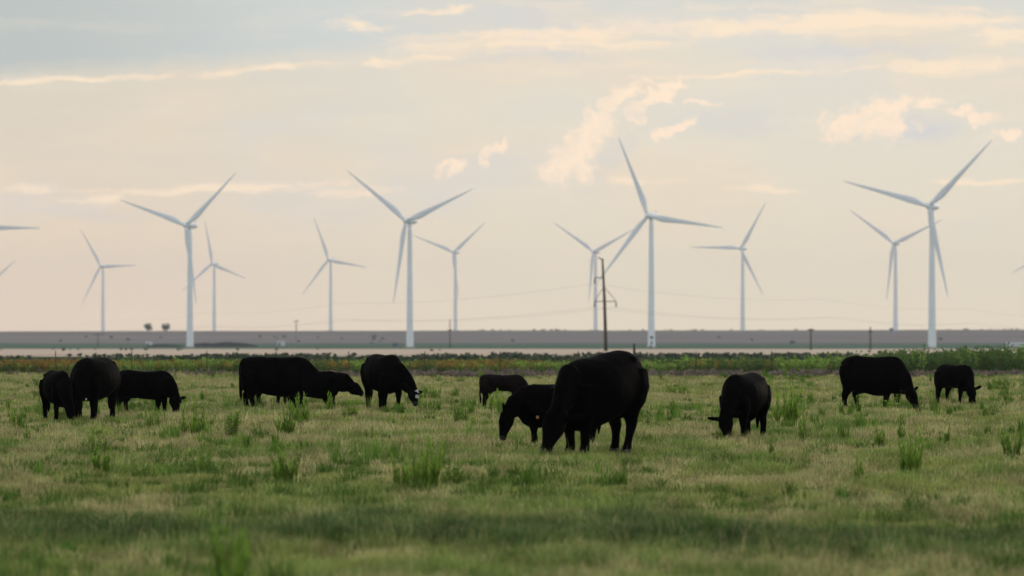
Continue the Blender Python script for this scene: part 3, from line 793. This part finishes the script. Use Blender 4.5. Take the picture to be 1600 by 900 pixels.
for i in range(46):
    px = rs.choice([rs.uniform(745, 900), rs.uniform(1000, 1220), rs.uniform(1480, 1640), rs.uniform(720, 1600)]); D = rs.uniform(3950, 4250)
    place_shrub(atd(px, D), D, rs.uniform(.45, 1.05), 'low far shrub, one of those making the skyline ragged', 'low shrubs along the skyline')
# dark tree belt low on the left of the plain
def belt(px0_, px1_, d, h, label, seed):
    X0, X1 = atd(px0_, d), atd(px1_, d); g = np.random.default_rng(seed); n = 5200
    X_ = g.uniform(X0, X1, n); tt = (X_ - X0) / (X1 - X0); Hh = h * (np.sin(np.pi * tt) ** .5) * (.6 + .7 * fbm(X_ / 9, 0 * X_, seed, 2))
    Y_ = d + g.uniform(-5, 5, n); Z_ = ground_z(X_, Y_) + Hh * g.uniform(0, 1, n)
    p = np.stack([X_, Y_, Z_], -1); a = g.normal(0, 1, (n, 3)); a /= np.linalg.norm(a, axis=1)[:, None]; b2 = np.cross(a, g.normal(0, 1, (n, 3))); b2 /= np.linalg.norm(b2, axis=1)[:, None]
    V = np.stack([p - a * .5, p + b2 * .4, p + a * .5, p - b2 * .4], 1).reshape(-1, 3)
    c = lerp(np.broadcast_to(np.array([.055, .07, .085]), (n, 3)), np.array([.08, .10, .10]), g.uniform(0, 1, n))
    return tag(mesh_np('tree_belt', V, (np.arange(n) * 4)[:, None] + [0, 1, 2, 3], m_leaf, col=np.repeat(c, 4, 0)), label, 'tree belt', kind='stuff')
belt(296, 402, 2570, 3.2, 'long low dark belt of brush right of the near left turbine base', 3)
belt(228, 286, 2570, 1.8, 'short low dark belt of brush left of the near left turbine base', 4)
# small pale buildings far off
m_pale = material('pale_siding', mottled((.55, .57, .58), (.62, .63, .63), .5), .7, .2); m_roof = material('shed_roof', mottled((.30, .31, .33), (.36, .37, .38), .6), .6, .3)
def shed(px, d, w, h, label):
    X_ = atd(px, d); o = empty('shed', (X_, d, gz(X_, d))); tag(o, label, 'shed')
    MB().box((0, 0, h / 2 - .2), (w, 5, h + .4)).build('wall', m_pale, o, smooth=False)
    r = MB(); r.v = [(-w / 2 - .3, -2.9, h + .003), (w / 2 + .3, -2.9, h + .003), (w / 2 + .3, 2.9, h + .003), (-w / 2 - .3, 2.9, h + .003), (-w / 2 - .3, 0, h + 1.1), (w / 2 + .3, 0, h + 1.1)]
    r.f = [(0, 1, 5, 4), (2, 3, 4, 5), (0, 4, 3), (1, 2, 5), (3, 2, 1, 0)]; r.build('roof', m_roof, o, smooth=False)
    MB().box((-w * .2, -2.52, h * .4), (1.4, .08, h * .8)).build('door', m_dark, o, smooth=False)
shed(439, 2640, 4.6, 2.2, 'tiny pale shed on the plain above the long adult cow')
shed(233, 2640, 4.0, 1.8, 'tiny pale shed on the plain below the left round tree')
shed(1587, 2560, 12, 2.0, 'long low pale shed on the plain at the right frame edge')

# ------------------------------------------------------------------ cattle
def coat_fn(b, bs):
    t = b.node('ShaderNodeTexCoord').outputs['Object']
    n = b.noise(t, 3.0, 5, .6); n2 = b.noise(t, 45.0, 3, .6)
    bp = b.node('ShaderNodeBump'); bp.inputs['Strength'].default_value = .35; bp.inputs['Distance'].default_value = .01
    b.put(bp.inputs['Height'], n2); b.nt.links.new(bp.outputs[0], bs.inputs['Normal'])
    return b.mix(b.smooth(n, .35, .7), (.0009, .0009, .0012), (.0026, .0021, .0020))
m_coat = material('black_coat', coat_fn, .6, .006)
def coat_b(b, bs):
    t = b.node('ShaderNodeTexCoord').outputs['Object']
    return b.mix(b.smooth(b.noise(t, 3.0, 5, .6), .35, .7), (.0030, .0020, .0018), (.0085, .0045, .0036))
m_coat_b = material('brown_black_coat', coat_b, .6, .035)
m_hoof = material('hoof', mottled((.02, .017, .014), (.04, .032, .026), 10), .6, .3)
m_muz = material('muzzle', mottled((.008, .008, .009), (.02, .019, .018), 12), .4, .15)
m_blaze = material('white_hair', mottled((.42, .41, .39), (.22, .21, .20), 20), .8, .2)
m_eye = material('eye', lambda b, bs: (.004, .003, .003), .08, .6)
m_tag = material('ear_tag', lambda b, bs: (.40, .17, .04), .5, .4); m_tagw = material('ear_tag_white', lambda b, bs: (.6, .6, .58), .5, .4)
def cow(px, fy, hp, head, label, cat, depth=1.0, width=1.0, length=1.0, poll=(.92, 0, .40), muz=(1.03, 0, .05), swing=(0, 0, 0, 0),
        name='cow', coat=None, blaze=False, eartag=None, udder=False, legw=1.0, neck=1.0, hs=1.0, tail=0.0, slope=0.0, earup=.32, hyaw=0.0, tagdrop=.035):
    D = H * F / (fy + 4 - HOR); X_ = (px - 800) / F * D; s = (hp + 4) / F * D
    root = empty(name, (X_, D, gz(X_, D)), R(head)); tag(root, label, cat, 'black cattle grazing in the pasture')
    mb = MB()
    tor = [(-.70, .90, .08, .16), (-.69, .935, .15, .24), (-.645, .965, .205, .295), (-.56, .99, .24, .32), (-.42, 1.0, .27, .32), (-.2, .985, .30, .325), (0, .975, .315, .335), (.18, .98, .30, .34), (.33, .99, .25, .34), (.45, .985, .20, .325), (.54, .95, .16, .28), (.60, .90, .11, .21), (.64, .85, .06, .13)]
    rings = []
    for x, top, hw, hh in tor:
        top = top - slope * max(0, x + .25)
        k = 1 + (depth - 1) * (1 if -.35 < x < .25 else .45)
        rings.append(((x * length, 0, top - hh * k), hw * width, hh * k))
    mb.loft(rings, 28, tan=(1, 0, 0))
    L = length
    # hip, pin and shoulder points under the hide
    for q in (-1, 1):
        mb.loft([((-.52 * L, q * .10 * width, .91), .03, .03), ((-.46 * L, q * .155 * width, .893), .06, .052), ((-.36 * L, q * .17 * width, .87), .03, .03)], 10)
        mb.loft([((-.66 * L, q * .08 * width, .86), .03, .03), ((-.69 * L, q * .085 * width, .845), .05, .05), ((-.71 * L, q * .085 * width, .83), .02, .02)], 10)
    mb.loft([((-.66 * L, 0, .93), .02, .02), ((-.63 * L, 0, .935), .04, .045), ((-.58 * L, 0, .945), .02, .02)], 10)
    mb.loft([((.28 * L, 0, .94 - slope * .5), .03, .03), ((.36 * L, 0, .95 - slope * .6), .06, .05), ((.44 * L, 0, .93 - slope * .7), .03, .03)], 10)
    # neck
    P = Vector(poll); M_ = Vector(muz); n0 = Vector((.40 * L, 0, .70 - slope * .6)); n1 = Vector((.53 * L, P.y * .15, .665 + (P.z - .4) * .35))
    mid = n1.lerp(P, .5) + Vector((0, 0, .02))
    q0 = (n1 - n0).normalized()
    mb.loft([(n0, .18 * width * neck, .21), (n1, .155 * neck, .22), (mid, .12 * neck, .175 * neck), (n1.lerp(P, .85), .095 * neck, .125 * neck), (P + (P - n1).normalized() * .02, .08 * hs, .09 * hs)], 18)
    # brisket
    mb.loft([((.30 * L, 0, .50 - (depth - 1) * .2), .09, .10), ((.47 * L, 0, .53 - (depth - 1) * .15), .10, .12), ((.58 * L, 0, .62), .06, .08)], 12)
    # head
    hd = (M_ - P); hl = hd.length; hd.normalize()
    side = Vector((-math.sin(math.atan2(P.y - M_.y, 1) * 0), 1, 0)); side = (side - hd * side.dot(hd)).normalized()
    if abs(M_.y - P.y) > .02 or abs(P.y) > .05:
        yawh = math.atan2(P.y, P.x - .4); side = Vector((-math.sin(yawh), math.cos(yawh), 0)); side = (side - hd * side.dot(hd)).normalized()
    side = Matrix.Rotation(R(hyaw), 3, 'Z') @ side; side = (side - hd * side.dot(hd)).normalized()
    fr = side.cross(hd).normalized()
    if fr.x < 0: fr = -fr                              # forehead side
    HP = [(-.10, .065, .060, 0), (0, .095, .095, .004), (.2, .100, .110, .006), (.36, .100, .106, .004), (.55, .072, .086, .0), (.75, .054, .062, -.004), (.88, .056, .054, -.002), (.97, .050, .044, .002), (1.02, .030, .026, .004)]
    b0 = len(mb.v); nn = 18
    for t, a, b_, o_ in HP:
        c = P + hd * (hl * t) - fr * o_
        for k in range(nn):
            an = 2 * math.pi * k / nn
            mb.v.append(tuple(c + side * (a * hs * math.cos(an)) + fr * (b_ * hs * math.sin(an))))
    for i in range(len(HP) - 1):
        for k in range(nn):
            a = b0 + i * nn + k; b_ = b0 + i * nn + (k + 1) % nn; mb.f.append((a, b_, b_ + nn, a + nn))
    mb.f.append(tuple(b0 + k for k in range(nn))); e = b0 + (len(HP) - 1) * nn; mb.f.append(tuple(e + k for k in range(nn)))
    # ears
    eartip = []
    for q in (-1, 1):
        r0 = P + side * (q * .075 * hs) + hd * (hl * .06) - fr * .01
        dr = (side * q + Vector((0, 0, earup)) - fr * .15).normalized()
        el_ = .20 * hs
        mb.loft([(r0, .030, .024), (r0 + dr * el_ * .3, .042, .020), (r0 + dr * el_ * .65, .046, .016), (r0 + dr * el_ * .92, .026, .013), (r0 + dr * el_, .012, .010)], 10, up=tuple(fr))
        eartip.append((r0 + dr * el_ * .55, q))
    # legs
    for i, (sx_, fb) in enumerate(((1, 'f'), (-1, 'f'), (1, 'h'), (-1, 'h'))):
        w = swing[i]; y0 = sx_ * .125 * (.6 + .4 * width)
        if fb == 'f':
            ch = [((.38 * L, y0 * .95, .66), .115, .21), ((.385 * L + w * .2, y0 * 1.05, .50), .10, .145), ((.38 * L + w * .5, y0, .38), .070, .088), ((.385 * L + w * .75, y0, .27), .056, .064), ((.38 * L + w * .85, y0, .20), .042, .050),
                  ((.375 * L + w, y0, .10), .040, .046), ((.39 * L + w, y0, .045), .046, .056), ((.40 * L + w, y0, 0), .052, .066)]
        else:
            y0 = sx_ * .135 * (.5 + .5 * width)
            ch = [((-.52 * L, y0 * .85, .80), .13, .185), ((-.515 * L + w * .05, y0 * 1.1, .66), .125, .19), ((-.505 * L + w * .2, y0 * 1.15, .52), .10, .165), ((-.515 * L + w * .4, y0 * 1.05, .42), .075, .120), ((-.545 * L + w * .5, y0, .34), .058, .082), ((-.575 * L + w * .7, y0, .27), .052, .066),
                  ((-.57 * L + w * .85, y0, .19), .042, .050), ((-.555 * L + w, y0, .10), .042, .048), ((-.535 * L + w, y0, .045), .046, .056), ((-.52 * L + w, y0, 0), .052, .066)]
        mb.loft([(c, a * legw, b_ * legw) for c, a, b_ in ch], 12, up=(1, 0, 0))
    # tail
    tw = tail
    mb.loft([((-.60 * L, 0, .955), .03, .03), ((-.685 * L, tw * .1, .90), .03, .03), ((-.715 * L, tw * .3, .78), .024, .024), ((-.715 * L, tw * .7, .55), .019, .019), ((-.70 * L, tw, .38), .030, .030), ((-.695 * L, tw, .28), .034, .034), ((-.69 * L, tw, .17), .012, .012)], 8, up=(0, 1, 0))
    if udder: mb.loft([((-.32 * L, 0, .46), .12, .12), ((-.30 * L, 0, .36), .10, .11), ((-.28 * L, 0, .31), .05, .06)], 12, up=(1, 0, 0))
    tmp = mb.build('tmp', coat or m_coat); rm = tmp.modifiers.new('r', 'REMESH'); rm.mode = 'VOXEL'; rm.voxel_size = .0135; rm.adaptivity = 0
    sm_ = tmp.modifiers.new('s', 'SMOOTH'); sm_.factor = .6; sm_.iterations = 5
    dg = bpy.context.evaluated_depsgraph_get(); me = bpy.data.meshes.new_from_object(tmp.evaluated_get(dg))
    bpy.data.objects.remove(tmp)
    me.name = 'body'; me.materials.clear()
    for q in (coat or m_coat, m_hoof, m_muz, m_blaze): me.materials.append(q)
    nf = len(me.polygons); cen = np.zeros(nf * 3); me.polygons.foreach_get('center', cen); cen = cen.reshape(-1, 3)
    nv = len(me.vertices); co = np.zeros(nv * 3); me.vertices.foreach_get('co', co); co = co.reshape(-1, 3)
    # soft folds and muscle relief
    nrm = np.zeros(nv * 3); me.vertices.foreach_get('normal', nrm); nrm = nrm.reshape(-1, 3)
    rel = (fbm(co[:, 0] * 5 + co[:, 1] * 3, co[:, 2] * 5 - co[:, 1] * 2, int(px), 3) - .5) * .022
    co = co + nrm * rel[:, None]; me.vertices.foreach_set('co', co.ravel())
    mi = np.zeros(nf, np.int32); mi[cen[:, 2] < .045] = 1
    rel = cen - np.array(P); tt = rel @ np.array(hd); fro = rel @ np.array(fr); sid = rel @ np.array(side)
    rad_ = np.sqrt(fro ** 2 + sid ** 2)
    mi[(tt > hl * .88) & (rad_ < .09 * hs) & (tt < hl * 1.2)] = 2
    if blaze:
        jit = (vnoise(cen[:, 2] * 40, cen[:, 0] * 40 + cen[:, 1] * 31, 3) - .5) * .03
        mi[(tt > hl * .12) & (tt < hl * .66) & (fro > .01) & (np.abs(sid) < .036 + jit * 2.2) & (np.abs(tt - hl * .40) > .022 + jit) & (rad_ < .12)] = 3
    me.polygons.foreach_set('material_index', mi); me.polygons.foreach_set('use_smooth', np.ones(nf, bool)); me.update()
    bo = bpy.data.objects.new('body', me); C.objects.link(bo); bo.parent = root; root.scale = (s, s, s)
    for q in (-1, 1):
        c = P + hd * (hl * .33) + side * (q * .083 * hs) + fr * .028
        MB().loft([(c - side * q * .016, .004, .004), (c - side * q * .008, .014, .012), (c, .016, .013), (c + side * q * .007, .008, .007)], 10).build('eye', m_eye, bo)
    if eartag:
        c, q = eartip[eartag[0]]
        Mx = Matrix.Rotation(R(-head), 3, 'Z')
        MB().box(c + Vector((0, 0, -tagdrop)) + fr * .02, (.018, .018, .026)).build('ear_tag', eartag[1], bo, smooth=False)
    return root
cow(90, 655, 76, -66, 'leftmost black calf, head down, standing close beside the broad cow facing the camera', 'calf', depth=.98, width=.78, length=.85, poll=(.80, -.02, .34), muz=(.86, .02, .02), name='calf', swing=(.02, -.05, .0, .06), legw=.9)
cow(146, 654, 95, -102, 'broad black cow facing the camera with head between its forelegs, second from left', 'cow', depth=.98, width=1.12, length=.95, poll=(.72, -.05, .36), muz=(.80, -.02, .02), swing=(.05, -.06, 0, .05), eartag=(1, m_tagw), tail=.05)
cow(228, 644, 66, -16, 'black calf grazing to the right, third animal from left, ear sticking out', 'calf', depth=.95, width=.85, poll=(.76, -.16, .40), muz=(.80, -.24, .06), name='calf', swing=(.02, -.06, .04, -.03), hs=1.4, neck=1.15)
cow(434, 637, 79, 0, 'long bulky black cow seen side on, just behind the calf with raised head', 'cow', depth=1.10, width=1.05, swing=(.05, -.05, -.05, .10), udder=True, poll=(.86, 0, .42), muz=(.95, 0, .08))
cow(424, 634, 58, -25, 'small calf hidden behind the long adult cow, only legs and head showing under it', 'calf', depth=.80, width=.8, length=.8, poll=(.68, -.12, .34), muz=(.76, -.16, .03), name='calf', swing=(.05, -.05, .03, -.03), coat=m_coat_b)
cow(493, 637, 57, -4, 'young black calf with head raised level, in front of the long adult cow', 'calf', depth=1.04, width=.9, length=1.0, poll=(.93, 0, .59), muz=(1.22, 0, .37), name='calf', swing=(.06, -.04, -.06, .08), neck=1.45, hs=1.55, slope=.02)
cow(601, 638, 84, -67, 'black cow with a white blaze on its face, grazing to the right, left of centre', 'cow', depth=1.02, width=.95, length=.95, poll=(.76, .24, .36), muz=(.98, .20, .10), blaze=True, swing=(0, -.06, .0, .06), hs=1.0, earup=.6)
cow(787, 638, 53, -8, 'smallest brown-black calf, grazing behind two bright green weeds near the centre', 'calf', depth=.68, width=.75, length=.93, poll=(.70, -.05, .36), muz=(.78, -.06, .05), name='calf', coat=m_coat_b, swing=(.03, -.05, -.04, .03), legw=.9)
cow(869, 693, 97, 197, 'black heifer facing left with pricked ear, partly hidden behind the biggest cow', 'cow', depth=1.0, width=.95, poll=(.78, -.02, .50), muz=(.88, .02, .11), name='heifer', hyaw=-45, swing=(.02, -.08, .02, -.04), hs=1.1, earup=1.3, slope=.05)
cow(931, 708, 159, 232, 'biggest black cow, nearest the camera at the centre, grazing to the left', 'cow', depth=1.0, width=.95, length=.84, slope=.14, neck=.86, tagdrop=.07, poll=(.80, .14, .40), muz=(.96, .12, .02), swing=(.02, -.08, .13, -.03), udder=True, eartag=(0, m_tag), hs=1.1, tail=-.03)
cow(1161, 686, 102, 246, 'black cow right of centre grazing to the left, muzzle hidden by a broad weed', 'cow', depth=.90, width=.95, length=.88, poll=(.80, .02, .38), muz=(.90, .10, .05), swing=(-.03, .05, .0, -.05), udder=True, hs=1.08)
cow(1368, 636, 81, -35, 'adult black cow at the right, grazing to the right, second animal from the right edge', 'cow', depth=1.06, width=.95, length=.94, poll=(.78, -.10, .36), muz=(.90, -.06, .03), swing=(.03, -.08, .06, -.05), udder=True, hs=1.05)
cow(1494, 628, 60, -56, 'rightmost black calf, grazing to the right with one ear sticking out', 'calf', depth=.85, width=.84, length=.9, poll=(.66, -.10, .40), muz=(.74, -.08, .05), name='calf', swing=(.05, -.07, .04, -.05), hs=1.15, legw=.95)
